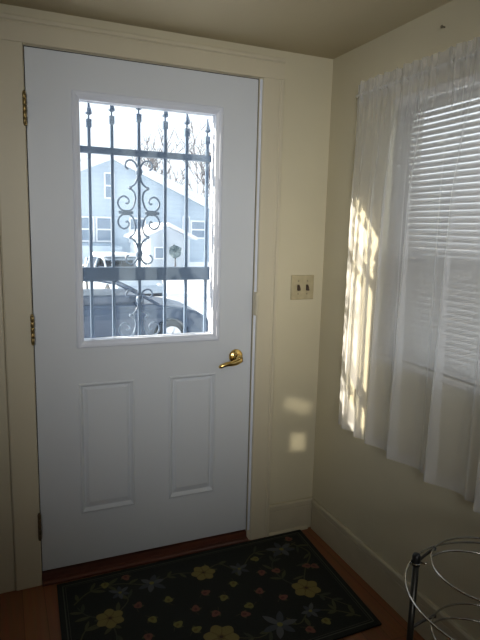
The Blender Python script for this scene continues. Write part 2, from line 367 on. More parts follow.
# latch bolt edge plate
bm = BM(); box(bm, DW-0.001, DW+0.003, 0.004, 0.034, hz-0.03, hz+0.03); obj('latch_plate', bm, M['darkbrass'], door)
for zc, mm, lb in ((1.871, M['oldbrass'], None), (1.068, M['oldbrass'], None), (0.261, M['darkbrass'], 'dark hinge near the floor')):
    bm = BM()
    for k in range(5):
        z0 = zc-0.053+k*0.0212; lathe(bm, [(0.0055,z0),(0.0066,z0+0.001),(0.0066,z0+0.0198),(0.0055,z0+0.0208)], (-0.0065,-0.0205,0), 'z', 14)
    lathe(bm, [(0.002,zc-0.060),(0.0055,zc-0.057),(0.0055,zc-0.053)], (-0.0065,-0.0205,0), 'z', 12); lathe(bm, [(0.0055,zc+0.053),(0.0055,zc+0.057),(0.002,zc+0.061)], (-0.0065,-0.0205,0), 'z', 12)
    box(bm, -0.0040, -0.0028, -0.0205, 0.0, zc-0.052, zc+0.052)
    o = obj('hinge', bm, mm, door)
    if lb: o['label'] = lb

# ------------------------------------------------------------------ outer security door with wrought iron grille
sd = thing('security_door', 'white outer storm door with blue grey wrought iron grille', 'security door', (0.46,0.1,0.0))
bm = BM()
slab(bm, 'y', 0.082, 0.118, [-0.0025, 0.070, 0.752, DW+0.0025], [0.050, 0.985, 1.985, 2.07], {(1,1)})
obj('door_frame', bm, M['storm'], sd, bevel=0.002)
bm = BM()
for z in (1.10, 1.32, 1.48, 1.70, 1.86): box(bm, 0.7515, 0.757, 0.074, 0.083, z-0.018, z+0.018)
obj('retaining_clip', bm, M['iron'], sd)
bars = [0.128, 0.233, 0.3225, 0.4315, 0.5425, 0.6365, 0.7285]; cx0 = 0.4315
arch = {0: 0.062, 1: 0.044, 2: 0.024, 3: 0.0}
def finial(bm, x, z):       # z = collar centre
    y = 0.1
    box(bm, x-0.010, x+0.010, y-0.010, y+0.010, z-0.016, z+0.014)
    lathe(bm, [(0.0035,z+0.010),(0.0035,z+0.030),(0.0125,z+0.034),(0.0135,z+0.038),(0.012,z+0.046),(0.006,z+0.066),(0.0015,z+0.088)], (x,y,0), 'z', 12)
for i, x in enumerate(bars):
    bm = BM(); zt = 1.838 + arch[abs(i-3)]
    box(bm, x-0.006, x+0.006, 0.094, 0.106, 0.99, zt)
    b = obj('grille_bar', bm, M['iron'], sd)
    bm = BM(); finial(bm, x, zt); obj('spear_finial', bm, M['iron'], b)
bm = BM(); box(bm, 0.068, 0.757, 0.088, 0.112, 1.747, 1.773); obj('upper_cross_bar', bm, M['iron'], sd, bevel=0.002)
bm = BM(); box(bm, 0.068, 0.757, 0.086, 0.114, 1.240, 1.296); obj('lower_cross_bar', bm, M['iron'], sd, bevel=0.002)
def spiral(cx, cz, r0, r1, a0, a1, n=26):
    return [(cx + (r0+(r1-r0)*i/n)*math.cos(a0+(a1-a0)*i/n), 0.1, cz + (r0+(r1-r0)*i/n)*math.sin(a0+(a1-a0)*i/n)) for i in range(n+1)]
def smooth_path(P, n=8):
    P = [Vector(p) for p in P]; out = []
    for i in range(len(P)-1):
        a, b, c, d = P[max(i-1,0)], P[i], P[i+1], P[min(i+2,len(P)-1)]
        for k in range(n):
            t = k/n; out.append(0.5*((2*b)+(-a+c)*t+(2*a-5*b+4*c-d)*t*t+(-a+3*b-3*c+d)*t**3))
    out.append(P[-1]); return out
def scroll_branch(bm, side, ktop, node, kmid, flip=1):
    """from the knot at ktop a curl, then down through a node into a C curl beside kmid"""
    X = lambda dx: cx0 + side*dx
    s = flip
    H = abs(node-kmid)
    pts = [(X(a), 0.1, ktop + s*b) for a, b in [(0.044,0.004),(0.054,0.012),(0.056,0.024),(0.049,0.036),(0.033,0.041),(0.016,0.031),(0.006,0.010),(0.005,-0.012),(0.008,-0.034),(0.018,-0.054),(0.038,-0.070)]]
    tube(bm, smooth_path(pts, 6), 0.0040, 7)
    C = [(0.038,H),(0.021,0.84*H),(0.0155,0.64*H),(0.0165,0.046),(0.028,0.014),(0.052,0.001),(0.077,0.012),(0.087,0.034),(0.080,0.054),(0.063,0.063),(0.047,0.055),(0.042,0.042),(0.049,0.033),(0.056,0.037)]
    pts = [(X(a), 0.1, kmid + s*b) for a, b in C]; tube(bm, smooth_path(pts, 6), 0.0040, 7)
    lathe(bm, [(0.001,-0.008),(0.006,-0.005),(0.008,0.0),(0.006,0.005),(0.001,0.008)], (X(0.037),0.1,node), 'z', 10)
bm = BM()
for side in (-1, 1):
    scroll_branch(bm, side, 1.691, 1.621, 1.524, 1)
    scroll_branch(bm, side, 1.350, 1.420, 1.518, -1)
    scroll_branch(bm, side, 1.160, 1.090, 0.994, 1)
    # clamp where the C curls meet
    box(bm, cx0+side*0.055-0.030, cx0+side*0.055+0.030, 0.094, 0.106, 1.515, 1.527)
    box(bm, cx0+side*0.055-0.016, cx0+side*0.055+0.016, 0.091, 0.109, 1.510, 1.532)
for z in (1.688, 1.353, 1.160):
    lathe(bm, [(0.006,z-0.020),(0.012,z-0.012),(0.016,z),(0.012,z+0.012),(0.006,z+0.020)], (cx0,0.1,0), 'z', 12)
obj('grille_scroll', bm, M['iron'], sd)
bm = BM()
v = [bm.verts.new(p) for p in ((0.168,0.088,0.985),(0.752,0.088,0.985),(0.752,0.088,1.985),(0.168,0.088,1.985))]; bm.faces.new(v); bm.free()

# ------------------------------------------------------------------ strike box on the casing, switch plate, nail
bm = BM(); box(bm, DW+0.004, DW+0.020, -0.030, -0.0062, 1.088, 1.192); box(bm, DW+0.007, DW+0.017, -0.036, -0.030, 1.102, 1.178)
o = obj('strike_box', bm, M['trim'], bevel=0.003); tag(o, 'small cream painted strike box on the door casing above the lever', 'latch')
sp = thing('light_switch', 'almond two-toggle light switch plate beside the door', 'light switch', (1.167,0,1.2075))
bm = BM(); fill_panel(bm, 1.107, 1.227, 1.151, 1.264, [(0,0,0,0.0),(0.0,0,0,-0.003),(0.004,0.004,0.004,-0.006)])
obj('switch_plate', bm, M['plate'], sp)
for x in (1.144, 1.190):
    bm = BM(); box(bm, x-0.006, x+0.006, -0.0068, -0.0055, 1.194, 1.221); tr_ = obj('toggle_slot', bm, M['screw'], sp)
    bm = BM(); prism(bm, [(-0.006,1.194),(-0.006,1.220),(-0.016,1.208),(-0.020,1.196),(-0.017,1.193)], 'x', x-0.0058, x+0.0058); obj('toggle', bm, M['toggle'], sp, bevel=0.001)
for x, z in ((1.144,1.237),(1.190,1.237),(1.144,1.178),(1.190,1.178)):
    bm = BM(); lathe(bm, [(0.0035,-0.006),(0.0035,-0.0068),(0.002,-0.0074)], (x,0,z), 'y', 12); obj('screw', bm, M['screw'], sp)
bm = BM(); lathe(bm, [(0.0022,0.0),(0.0022,-0.012),(0.0055,-0.012),(0.0055,-0.0145)], (XR,-0.683,2.140), 'x', 10)
tag(obj('nail', bm, M['nail']), 'small painted nail in the wall above the curtain', 'nail')

# ------------------------------------------------------------------ window behind the curtain
wn = thing('window_1', 'double hung window behind the blind and sheer curtain', 'window', (XR+0.07,(WY0+WY1)/2,WZ0)); wn['kind'] = 'structure'
bm = BM(); x0, x1 = XR+0.032, XR+0.149
box(bm, x0, x1, WY1-0.010, WY1-0.0005, WZ0+.001, WZ1-.001); box(bm, x0, x1, WY0+.0005, WY0+0.018, WZ0+.001, WZ1-.001); box(bm, x0, x1, WY0+.018, WY1-.010, WZ1-0.018, WZ1-.001); box(bm, x0, x1, WY0+.018, WY1-.010, WZ0+.001, WZ0+0.018)
obj('window_frame', bm, M['sash'], wn)
def sash(z0, z1, x, nm):
    y0, y1 = WY0+0.018, WY1-0.010; w = 0.034; bm = BM()
    slab(bm, 'x', x, x+0.03, [y0, y0+w, y1-w, y1], [z0, z0+w, z1-w, z1], {(1,1)})
    s = obj(nm, bm, M['sash'], wn, bevel=0.002)
    bm = BM(); v = [bm.verts.new(p) for p in ((x+.015,y0+w,z0+w),(x+.015,y1-w,z0+w),(x+.015,y1-w,z1-w),(x+.015,y0+w,z1-w))]; bm.faces.new(v)
    obj('window_pane', bm, M['pane2'], s)
sash(1.352, WZ1-0.018, XR+0.068, 'upper_sash'); sash(WZ0+0.018, 1.400, XR+0.036, 'lower_sash')
bm = BM(); box(bm, XR-0.012, XR+0.004, WY0-0.03, WY1+0.03, WZ0-0.022, WZ0-0.002); obj('window_stool', bm, M['sash'], wn, bevel=0.003)

bd = thing('venetian_blind', 'off-white slatted blind hanging in the window behind the curtain', 'blind', (XR+0.035,(WY0+WY1)/2,1.95))
by0, by1 = WY0+0.008, WY1-0.008; bx = XR+0.016
bm = BM(); box(bm, bx-0.014, bx+0.014, by0, by1, WZ1-0.028, WZ1-0.002); obj('head_rail', bm, M['blind'], bd, bevel=0.002)
bm = BM(); box(bm, bx-0.012, bx+0.012, by0, by1, WZ0+0.004, WZ0+0.018); obj('bottom_rail', bm, M['blind'], bd, bevel=0.003)
def slat(tilt):
    bm = BM(); n = 6; up_, dn = [], []
    for k in range(n+1):
        t = k/n-0.5; a = t*0.026; c = 0.0022*(1-4*t*t)
        up_.append((a*math.cos(tilt)-c*math.sin(tilt), a*math.sin(tilt)+c*math.cos(tilt)))
    pr = [(p[0], p[1]+0.0003) for p in up_]+[(p[0], p[1]-0.0003) for p in up_[::-1]]
    A = [bm.verts.new((p[0], by0+.002, p[1])) for p in pr]; B = [bm.verts.new((p[0], by1-.002, p[1])) for p in pr]; N = len(pr)
    for k in range(N): bm.faces.new((A[k],B[k],B[(k+1)%N],A[(k+1)%N])).smooth = True
    for k in range(n):
        bm.faces.new((A[k],A[k+1],A[N-2-k],A[N-1-k])); bm.faces.new((B[k],B[N-1-k],B[N-2-k],B[k+1]))
    return bm
SP = 0.0215; z = WZ0+0.032; first = None
while z < WZ1-0.036:
    if first is None:
        first = obj('slat', slat(math.radians(50)), M['blind'], bd); o = first
    else:
        o = first.copy(); COL.objects.link(o)
    o.location = (bx, 0, z); z += SP
for y in (-0.60, -0.99, -1.38):
    bm = BM()
    for dx in (-0.013, 0.013): tube(bm, [(bx+dx, y, WZ0+0.012), (bx+dx, y, WZ1-0.03)], 0.0008, 5)
    obj('ladder_cord', bm, M['cord'], bd)

# ------------------------------------------------------------------ sheer curtain on its sash rod
RX, RZ = 1.240, 2.006
cr = thing('curtain_rod', 'thin white sash rod inside the curtain header', 'curtain rod', (RX,-0.9,RZ))
bm = BM(); tube(bm, smooth_path([(XR-.002,-0.240,RZ),(XR-0.015,-0.240,RZ),(RX+.003,-0.244,RZ),(RX,-0.262,RZ),(RX,-0.29,RZ),(RX,-0.34,RZ),(RX,-0.6,RZ),(RX,-1.2,RZ),(RX,-1.80,RZ),(RX+0.01,-1.82,RZ),(XR-.002,-1.82,RZ)], 5), 0.005, 8)
obj('rod', bm, M['rod'], cr)
for y in (-0.242, -1.826):
    bm = BM(); box(bm, XR-0.003, XR, y-0.008, y+0.008, RZ-0.02, RZ+0.02); obj('bracket', bm, M['rod'], cr)
FOLDS = [(0.050,0.018,0.007,0.0),(0.125,0.020,0.024,0.004),(0.180,0.014,0.010,-0.004),(0.235,0.020,0.030,0.010),(0.317,0.021,0.032,0.020),(0.395,0.014,0.007,0.01),
         (0.480,0.026,0.040,0.034),(0.585,0.016,0.010,0.02),(0.690,0.028,0.042,0.030),(0.80,0.018,0.012,0.01),(0.905,0.026,0.040,0.02),(1.04,0.020,0.018,0.01),(1.16,0.026,0.036,0.0),(1.30,0.022,0.03,0.0),(1.43,0.024,0.034,0.0),(1.53,0.02,0.02,0.0)]
NS, NT = 1000, 64
ZTOP, ZBOT = 2.052, 0.628
folds = []      # (arc position 0..1, width, depth)
rr = random.Random(11)
ys = [0.02, 0.115, 0.185, 0.27, 0.36, 0.45, 0.56, 0.68, 0.80, 0.93, 1.08, 1.22, 1.38, 1.52]
YS, YE = -0.215, -1.80
def curtain_point(s, t):
    """s 0..1 along the rod, t 0 top .. 1 bottom"""
    L = s*(YE-YS); y = YS + L; d = -L
    z = ZTOP + (ZBOT-ZTOP)*t
    # small gathers near the rod
    g = math.exp(-((z-RZ)/0.11)**2) if z < RZ else 1.0
    fine = 0.0050*math.sin(d*148+1.3*math.sin(d*23))+0.0035*math.sin(d*251+2*math.sin(d*31))
    w = min(1.0, max(0.0, (RZ-z)/0.45)); w = w*w*(3-2*w)
    bump = 0.0; sk = 0.0
    for k, (dc, wd, am, lean) in enumerate(FOLDS):
        q = (d - dc + lean*(1-t))/(wd*(1.25-0.25*t)); e_ = math.exp(-q*q)
        a = am*1.15*(0.40+0.60*t)*w
        bump += a*e_; sk += 1.25*a*e_
    soft = 0.0020*w*math.sin(2*PI*(d/0.11+0.4*math.sin(d*6)))
    x = RX - 0.004*w + 0.006*t - bump + soft + fine*g*(0.25 + 0.75*min(1, abs(z-RZ)/0.02))
    if abs(z-RZ) < 0.014: x -= 0.0065*math.cos((z-RZ)/0.014*PI/2)
    y += sk + 0.004*math.sin(d*90)*g
    # return to the wall at the near end of the rod
    e = min(1.0, d/0.05); x = x*e + (XR-0.006)*(1-e)
    x = min(x, XR-0.005)
    if t < 0.01: z += 0.004*math.sin(d*120)
    return (x, y, z)
def curtain_mesh(t0, t1, nt, off=0.0):
    bm = BM(); G = []
    for j in range(nt+1):
        t = t0+(t1-t0)*j/nt; row = []
        for i in range(NS+1):
            p = curtain_point(i/NS, t); row.append(bm.verts.new((p[0]+off, p[1], p[2])))
        G.append(row)
    for j in range(nt):
        for i in range(NS): bm.faces.new((G[j][i],G[j][i+1],G[j+1][i+1],G[j+1][i])).smooth = True
    return bm
ct = thing('sheer_curtain', 'sheer white gathered curtain hanging over the blind', 'curtain', (RX,-1.0,ZBOT))
def plain(name, bm, mtl, parent):
    me = bpy.data.meshes.new(name); bm.to_mesh(me); bm.free(); o = bpy.data.objects.new(name, me); COL.objects.link(o); me.materials.append(mtl)
    o.parent = parent; o.matrix_parent_inverse = Matrix.Translation(-parent.location); return o
plain('voile_panel', curtain_mesh(0, 1, 150), M['sheer'], ct)
plain('rod_pocket', curtain_mesh(0.0, 0.052, 12, 0.015), M['sheerhem'], ct)
plain('bottom_hem', curtain_mesh(0.975, 1.0, 5, 0.0012), M['sheerhem'], ct)

# ------------------------------------------------------------------ rug
rug_c = [Vector((0.050,-0.045)), Vector((1.199,-0.026)), Vector((1.161,-0.722)), Vector((0.024,-0.745))]
def rq(u, v):    # u 0..1 along, v 0 (door side) .. 1
    a = rug_c[0].lerp(rug_c[1], u); b = rug_c[3].lerp(rug_c[2], u); return a.lerp(b, v)
RM = ['rug','rug_line','ry','ry2','rb','rb2','rp','rp2','rl','rg','rg2','rc']; RI = {k: i for i, k in enumerate(RM)}
bm = BM(); Z0 = 0.0075
prism(bm, [tuple(c) for c in rug_c], 'z', 0.0005, Z0)
def poly(pts, mi, lay):
    z = Z0 + 0.00025*lay
    c = bm.verts.new((sum(p[0] for p in pts)/len(pts), sum(p[1] for p in pts)/len(pts), z+0.0001)); vs_ = [bm.verts.new((p[0], p[1], z)) for p in pts]
    for k in range(len(vs_)): bm.faces.new((vs_[k], vs_[(k+1)%len(vs_)], c)).material_index = RI[mi]
def strip(pts, w0, w1, mi, lay):
    z = Z0 + 0.00025*lay; P = smooth_path([(p[0],p[1],0) for p in pts], 5); prev = None; n = len(P)
    for i, p in enumerate(P):
        t = (P[min(i+1,n-1)]-P[max(i-1,0)]).normalized(); nn = Vector((-t.y, t.x, 0)); w = w0+(w1-w0)*i/(n-1)
        a, b = bm.verts.new((p.x+nn.x*w, p.y+nn.y*w, z)), bm.verts.new((p.x-nn.x*w, p.y-nn.y*w, z))
        if prev: bm.faces.new((prev[0], a, b, prev[1])).material_index = RI[mi]
        prev = (a, b)
def blob(x, y, rx, ry, ang, mi, lay, lobes=0, amp=0.0, n=28, ph=0):
    pts = []
    for k in range(n):
        a = 2*PI*k/n; r = 1+amp*math.cos(lobes*a+ph); px, py = rx*r*math.cos(a), ry*r*math.sin(a)
        pts.append((x+px*math.cos(ang)-py*math.sin(ang), y+px*math.sin(ang)+py*math.cos(ang)))
    poly(pts, mi, lay)
def leaf(x, y, L, w, ang, mi, lay):
    P = []
    for k in range(9): t = k/8; P.append((t*L, w*math.sin(PI*t)**0.8))
    for k in range(7, 0, -1): t = k/8; P.append((t*L, -w*math.sin(PI*t)**0.8))
    poly([(x+a*math.cos(ang)-b*math.sin(ang), y+a*math.sin(ang)+b*math.cos(ang)) for a, b in P], mi, lay)
# border line: a grey-green band set in from the edge
for ins, w in ((0.022, 0.0022), (0.032, 0.0010)):
    pu, pv = ins/1.15, ins/0.70
    cs = [rq(pu,pv), rq(1-pu,pv), rq(1-pu,1-pv), rq(pu,1-pv)]
    for a, b in zip(cs, cs[1:]+cs[:1]):
        d = (b-a).normalized(); nn = Vector((-d.y, d.x))*w
        z = Z0+0.0003; vv = [bm.verts.new((*q, z)) for q in (a+nn, b+nn, b-nn, a-nn)]; bm.faces.new(vv).material_index = RI['rug_line']
R3 = random.Random(5)
def vine(pts, side_leaves=5, mi='rg', w=0.0034):
    strip(pts, w, w*0.6, mi, 2); P = smooth_path([(p[0],p[1],0) for p in pts], 6); n = len(P)
    for k in range(side_leaves):
        i = int((k+0.7)/(side_leaves+0.5)*(n-2)); t = (P[i+1]-P[i]).normalized(); a = math.atan2(t.y, t.x)
        for s in (-1, 1):
            if R3.random() < 0.8: leaf(P[i].x, P[i].y, R3.uniform(0.035,0.065), R3.uniform(0.006,0.009), a+s*R3.uniform(0.5,0.95), R3.choice(['rg','rg','rg2']), 3)
def yellow_flower(x, y, r):
    a0 = R3.uniform(0, PI)
    for k in range(6):
        a = a0+2*PI*k/6; blob(x+0.50*r*math.cos(a), y+0.50*r*math.sin(a), 0.52*r, 0.46*r, a, 'ry' if k % 2 else 'ry', 8+0.4*k, 3, 0.07)
    for k in range(6):
        a = a0+2*PI*(k+0.5)/6; strip([(x+0.2*r*math.cos(a), y+0.2*r*math.sin(a)), (x+0.6*r*math.cos(a), y+0.6*r*math.sin(a)), (x+0.85*r*math.cos(a+.1), y+0.85*r*math.sin(a+.1))], 0.0022, 0.0006, 'ry2', 13)
    blob(x, y, 0.24*r, 0.22*r, 0, 'ry2', 14, 5, 0.15); blob(x, y, 0.12*r, 0.11*r, 0, 'rc', 15)
def lily(x, y, r, a0):
    for k in range(6):
        a = a0+2*PI*k/6+R3.uniform(-.15,.15); leaf(x, y, r*R3.uniform(0.85,1.15), r*0.20, a, 'rb' if k % 2 == 0 else 'rb2', 8+0.4*k)
    blob(x, y, 0.16*r, 0.16*r, 0, 'rl', 12)
def bud(x, y, a, mi, mi2, r=0.018):
    strip([(x, y), (x-0.020*math.cos(a), y-0.020*math.sin(a)), (x-0.040*math.cos(a+.3), y-0.040*math.sin(a+.3))], 0.0012, 0.0010, 'rg', 6)
    leaf(x-0.012*math.cos(a), y-0.012*math.sin(a), r*1.5, r*0.35, a+1.0, 'rg', 7); leaf(x-0.012*math.cos(a), y-0.012*math.sin(a), r*1.5, r*0.35, a-1.0, 'rg', 7)
    blob(x, y, r, r*0.82, a, mi, 8, 3, 0.12); blob(x-0.2*r*math.cos(a), y-0.2*r*math.sin(a), r*0.45, r*0.30, a, mi2, 9)
vine([(0.12,-0.62),(0.09,-0.48),(0.12,-0.36),(0.216,-0.327),(0.30,-0.25),(0.28,-0.192)], 6)
vine([(0.10,-0.20),(0.17,-0.14),(0.28,-0.13),(0.413,-0.18),(0.52,-0.15),(0.636,-0.188)], 7)
vine([(0.636,-0.188),(0.72,-0.15),(0.79,-0.22),(0.90,-0.13),(1.031,-0.15),(1.12,-0.12)], 7)
vine([(1.10,-0.12),(1.14,-0.22),(1.06,-0.32),(0.997,-0.438),(1.05,-0.52),(1.11,-0.60)], 7)
vine([(1.11,-0.66),(1.04,-0.60),(0.942,-0.566),(0.87,-0.61),(0.797,-0.584),(0.70,-0.62),(0.57,-0.564)], 8)
vine([(0.57,-0.60),(0.45,-0.66),(0.34,-0.60),(0.26,-0.66),(0.15,-0.60)], 6)
vine([(0.997,-0.438),(0.94,-0.36),(0.93,-0.26),(0.98,-0.19),(1.031,-0.15)], 5, 'rg2')
vine([(0.216,-0.327),(0.14,-0.28),(0.11,-0.22)], 3, 'rg2'); vine([(0.216,-0.34),(0.22,-0.44),(0.17,-0.52)], 3, 'rg2')
for x, y, r in ((0.636,-0.188,0.050), (0.216,-0.327,0.052), (0.570,-0.570,0.062), (0.997,-0.438,0.058)): yellow_flower(x, y, r)
for x, y, r, a in ((0.413,-0.178,0.062,0.2), (1.031,-0.150,0.066,0.6), (0.797,-0.590,0.070,0.1), (0.942,-0.566,0.045,0.9), (0.28,-0.192,0.045,0.5), (0.79,-0.218,0.045,0.3), (0.35,-0.64,0.055,0.2), (0.13,-0.5,0.04,1)): lily(x, y, r, a)
for i, (x, y) in enumerate(((0.322,-0.102),(0.331,-0.292),(0.533,-0.391),(0.601,-0.315),(0.595,-0.446),(0.326,-0.473),(1.103,-0.084),(1.076,-0.303),(0.935,-0.287),(0.87,-0.277),(0.809,-0.385),(0.882,-0.455),(0.89,-0.655),(1.109,-0.318),(0.45,-0.60),(0.70,-0.49))):
    bud(x, y, R3.uniform(0, 2*PI), 'rp', 'rp2', 0.019)
for i, (x, y) in enumerate(((0.232,-0.122),(0.449,-0.302),(0.363,-0.391),(0.445,-0.45),(0.885,-0.175),(0.727,-0.304),(0.658,-0.371),(0.733,-0.451),(0.97,-0.637),(0.50,-0.50),(0.27,-0.55))):
    bud(x, y, R3.uniform(0, 2*PI), 'rl', 'ry2', 0.019)
bmesh.ops.recalc_face_normals(bm, faces=[f for f in bm.faces if f.material_index == 0])
me = bpy.data.meshes.new('floor_rug')
for f in bm.faces:
    f.normal_update()
    if f.material_index and f.normal.z < 0: f.normal_flip()
bm.to_mesh(me); bm.free(); o = bpy.data.objects.new('floor_rug', me); COL.objects.link(o)
for k in RM: me.materials.append(M[k])
tag(o, 'dark floral door rug with yellow flowers on the wooden floor', 'rug')

# ------------------------------------------------------------------ chrome tiered stand, bottom right
ps = thing('plant_stand', 'chrome wire ring stand with black-capped post under the curtain', 'plant stand', (1.02,-1.30,0))
BZ = 0.600; Bc = Vector((1.046,-1.278)); BR = 0.154; Ac = Vector((1.019,-1.355)); AR = 0.2475; AZ = 0.578; LZ = 0.400; LR = 0.138
def ring(c, R, z, n=80): return [(c.x+R*math.cos(2*PI*k/n), c.y+R*math.sin(2*PI*k/n), z) for k in range(n)]
posts = [Vector((0.909,-1.144)), Vector((0.885,-1.560)), Vector((1.250,-1.375))]
for q in posts:
    bm = BM(); tube(bm, [(q.x,q.y,0.012),(q.x,q.y,0.575)], 0.0090, 14); po = obj('post', bm, M['tube'], ps)
    bm = BM(); lathe(bm, [(0.0105,0.562),(0.0115,0.565),(0.0115,0.590),(0.009,0.597),(0.004,0.599)], (q.x,q.y,0), 'z', 16); obj('cap', bm, M['black'], po)
    bm = BM(); lathe(bm, [(0.012,0.0),(0.012,0.010),(0.009,0.014)], (q.x,q.y,0), 'z', 14); obj('foot', bm, M['black'], po)
for cc, R, z, nm in ((Ac, AR, AZ, 'outer_ring'), (Bc, BR, BZ, 'shelf_ring'), (Bc, LR, LZ, 'shelf_ring')):
    bm = BM(); tube(bm, ring(cc, R, z), 0.0028, 8, closed=True); obj(nm, bm, M['chrome'], ps)
bm = BM(); tube(bm, ring(Ac, AR, 0.16), 0.0028, 8, closed=True); obj('outer_ring', bm, M['chrome'], ps)
for z, R in ((BZ, BR), (LZ, LR)):
    for q in posts:
        an = math.radians(120 + {0:0, 1:120, 2:240}[posts.index(q)]); e = Bc + Vector((math.cos(an), math.sin(an)))*R
        # arm meets the ring off to one side, like a tangent brace
        bm = BM(); tube(bm, smooth_path([(q.x,q.y,z-0.030),((q.x+e.x)/2,(q.y+e.y)/2,z-0.012),(e.x,e.y,z-0.001)],4), 0.0042, 8)
        obj('arm', bm, M['tube'], ps)
        bm = BM(); lathe(bm, [(0.002,-0.006),(0.006,-0.003),(0.0065,0.002),(0.003,0.006)], (e.x,e.y,z), 'z', 10); obj('joint', bm, M['tube'], ps)
    # bowed wires that carry a pot across each ring
    k = R/0.154
    for a in (0,):
        P = []
        for (px, py) in ((-0.111,0.106),(-0.070,0.112),(-0.026,0.102),(0.027,0.070),(0.075,0.020),(0.108,-0.050),(0.122,-0.092)):
            px *= k; py *= k; P.append((Bc.x+px*math.cos(a)-py*math.sin(a), Bc.y+px*math.sin(a)+py*math.cos(a), z))
        bm = BM(); tube(bm, smooth_path(P, 5), 0.0026, 7); obj('support_wire', bm, M['chrome'], ps)
for q in posts:
    d = (q-Ac).normalized()
    bm = BM(); tube(bm, [(q.x+0.013*math.cos(t), q.y+0.013*math.sin(t), AZ-0.006) for t in [2*PI*k/16 for k in range(16)]], 0.0020, 6, closed=True)
    tube(bm, [(q.x+0.012,q.y-0.004,AZ-0.006),(q.x+0.022,q.y-0.010,AZ-0.010),(q.x+0.024,q.y-0.014,AZ-0.004)], 0.0025, 6)
    obj('clip', bm, M['chrome'], ps)

# ------------------------------------------------------------------ outdoors
GZ = -1.10
def ground_z(x, y):
    # street level up to the far bank
    t = min(1, max(0, (y-20.2)/1.2)); t = t*t*(3-2*t)
    return GZ - (0.03 if 6.5 < y < 15.5 else 0.0) + 0.72*t + 0.06*math.sin(x*0.9+y*0.7)*t
bm = BM(); gx = [-60+2.0*i for i in range(75)]; gy = [0.6+0.0*i for i in range(0)]+[0.6,2,4,6,8,10,11,12,13,14,15,16,17,18,19,20,20.5,21,21.5,22,24,26,30,36,45,60,90]
V = {(i,j): bm.verts.new((x,y,ground_z(x,y))) for i,x in enumerate(gx) for j,y in enumerate(gy)}
for i in range(len(gx)-1):
    for j in range(len(gy)-1): bm.faces.new((V[i,j],V[i+1,j],V[i+1,j+1],V[i,j+1])).smooth = True
g = obj('snowy_ground', bm, M['snow'], smooth=True); g['kind'] = 'structure'
bm = BM(); prism(bm, [(0.16,-1.4),(1.6,-1.4),(1.6,-0.05),(0.16,-0.05)], 'x', -1.0, 2.2); o = obj('porch_slab', bm, M['snow'], bevel=0.02); o['kind'] = 'structure'
bm = BM(); box(bm, -60, 88, 7.2, 14.6, GZ-0.06, GZ+0.0); o = obj('street', bm, M['road']); o['kind'] = 'structure'
# snow ridge left by the plough along the far kerb
bm = BM(); P = [(x, 15.0+0.25*math.sin(x*1.3), GZ+0.02) for x in [-30+1.0*i for i in range(70)]]
rd = [0.26+0.10*math.sin(i*1.7)+0.06*math.sin(i*0.6) for i in range(70)]
tube(bm, P, rd, 8); o = obj('snow_bank', bm, M['snow']); tag(o, 'low bank of ploughed snow along the far side of the street', 'snow bank'); o['kind'] = 'stuff'

def house_window(parent, x0, x1, z0, z1, y, w=0.09, mid=True):
    bm = BM(); slab(bm, 'y', y-0.08, y-0.005, [x0, x0+w, x1-w, x1], [z0, z0+w, z1-w, z1], {(1,1)})
    if mid: box(bm, x0+w, x1-w, y-0.06, y-0.01, (z0+z1)/2-0.04, (z0+z1)/2+0.04)
    f = obj('window', bm, M['housetrim'], parent)
    bm = BM(); box(bm, x0+w, x1-w, y-0.03, y-0.008, z0+w, z1-w); obj('pane', bm, M['houseglass'], f)
HY = 27.0
hs = thing('gabled_house', 'pale blue gabled house across the street, snow on its roof', 'house', (5.2,HY+5,-0.4))
bm = BM(); prism(bm, [(-0.3,-0.5),(10.7,-0.5),(10.7,2.45),(5.2,4.85),(-0.3,2.45)], 'y', HY, HY+10); obj('wall', bm, M['siding'], hs)
bm = BM(); th = 0.34
prism(bm, [(-1.0,2.22),(5.2,4.92),(5.2,4.92+th),(-1.0,2.22+th)], 'y', HY-0.6, HY+10.5); prism(bm, [(11.4,2.22),(5.2,4.92),(5.2,4.92+th),(11.4,2.22+th)], 'y', HY-0.6, HY+10.5)
obj('snowy_roof', bm, M['snow'], hs, bevel=0.06)
bm = BM(); prism(bm, [(-1.0,2.06),(5.2,4.76),(5.2,4.92),(-1.0,2.22)], 'y', HY-0.62, HY-0.5); prism(bm, [(11.4,2.06),(5.2,4.76),(5.2,4.92),(11.4,2.22)], 'y', HY-0.62, HY-0.5)
obj('rake_board', bm, M['housetrim'], hs)
house_window(hs, 4.86, 5.38, 2.85, 4.15, HY, 0.07)
for a, b in ((3.55,4.35),(4.40,5.25),(6.1,7.0)): house_window(hs, a, b, 0.65, 1.95, HY)
house_window(hs, 9.45, 10.35, 0.9, 1.9, HY); house_window(hs, 9.0, 9.42, -0.4, 2.1, HY, 0.06, False)
bm = BM(); box(bm, 3.2, 5.5, HY-0.5, HY, 0.50, 0.62); box(bm, 3.2, 5.5, HY-1.2, HY, -0.5, 0.50); obj('porch_wall', bm, M['siding'], hs)
# small front-gabled garage
gr = thing('small_garage', 'small pale garage with a white snowy gable before the blue house', 'garage', (6.75,23.5,-0.35))
bm = BM(); prism(bm, [(5.75,-0.5),(7.75,-0.5),(7.75,1.05),(6.75,1.52),(5.75,1.05)], 'y', 22.0, 25.0); obj('wall', bm, M['porchwall'], gr)
bm = BM(); prism(bm, [(5.45,0.94),(6.75,1.54),(6.75,1.68),(5.45,1.08)], 'y', 21.6, 25.2); prism(bm, [(8.05,0.94),(6.75,1.54),(6.75,1.68),(8.05,1.08)], 'y', 21.6, 25.2); obj('snowy_roof', bm, M['snow'], gr, bevel=0.04)
house_window(gr, 6.15, 6.62, 0.08, 0.62, 22.0, 0.05, False)
bm = BM(); box(bm, 5.80, 5.92, 21.7, 21.82, -0.5, 1.0); obj('post', bm, M['housetrim'], gr)
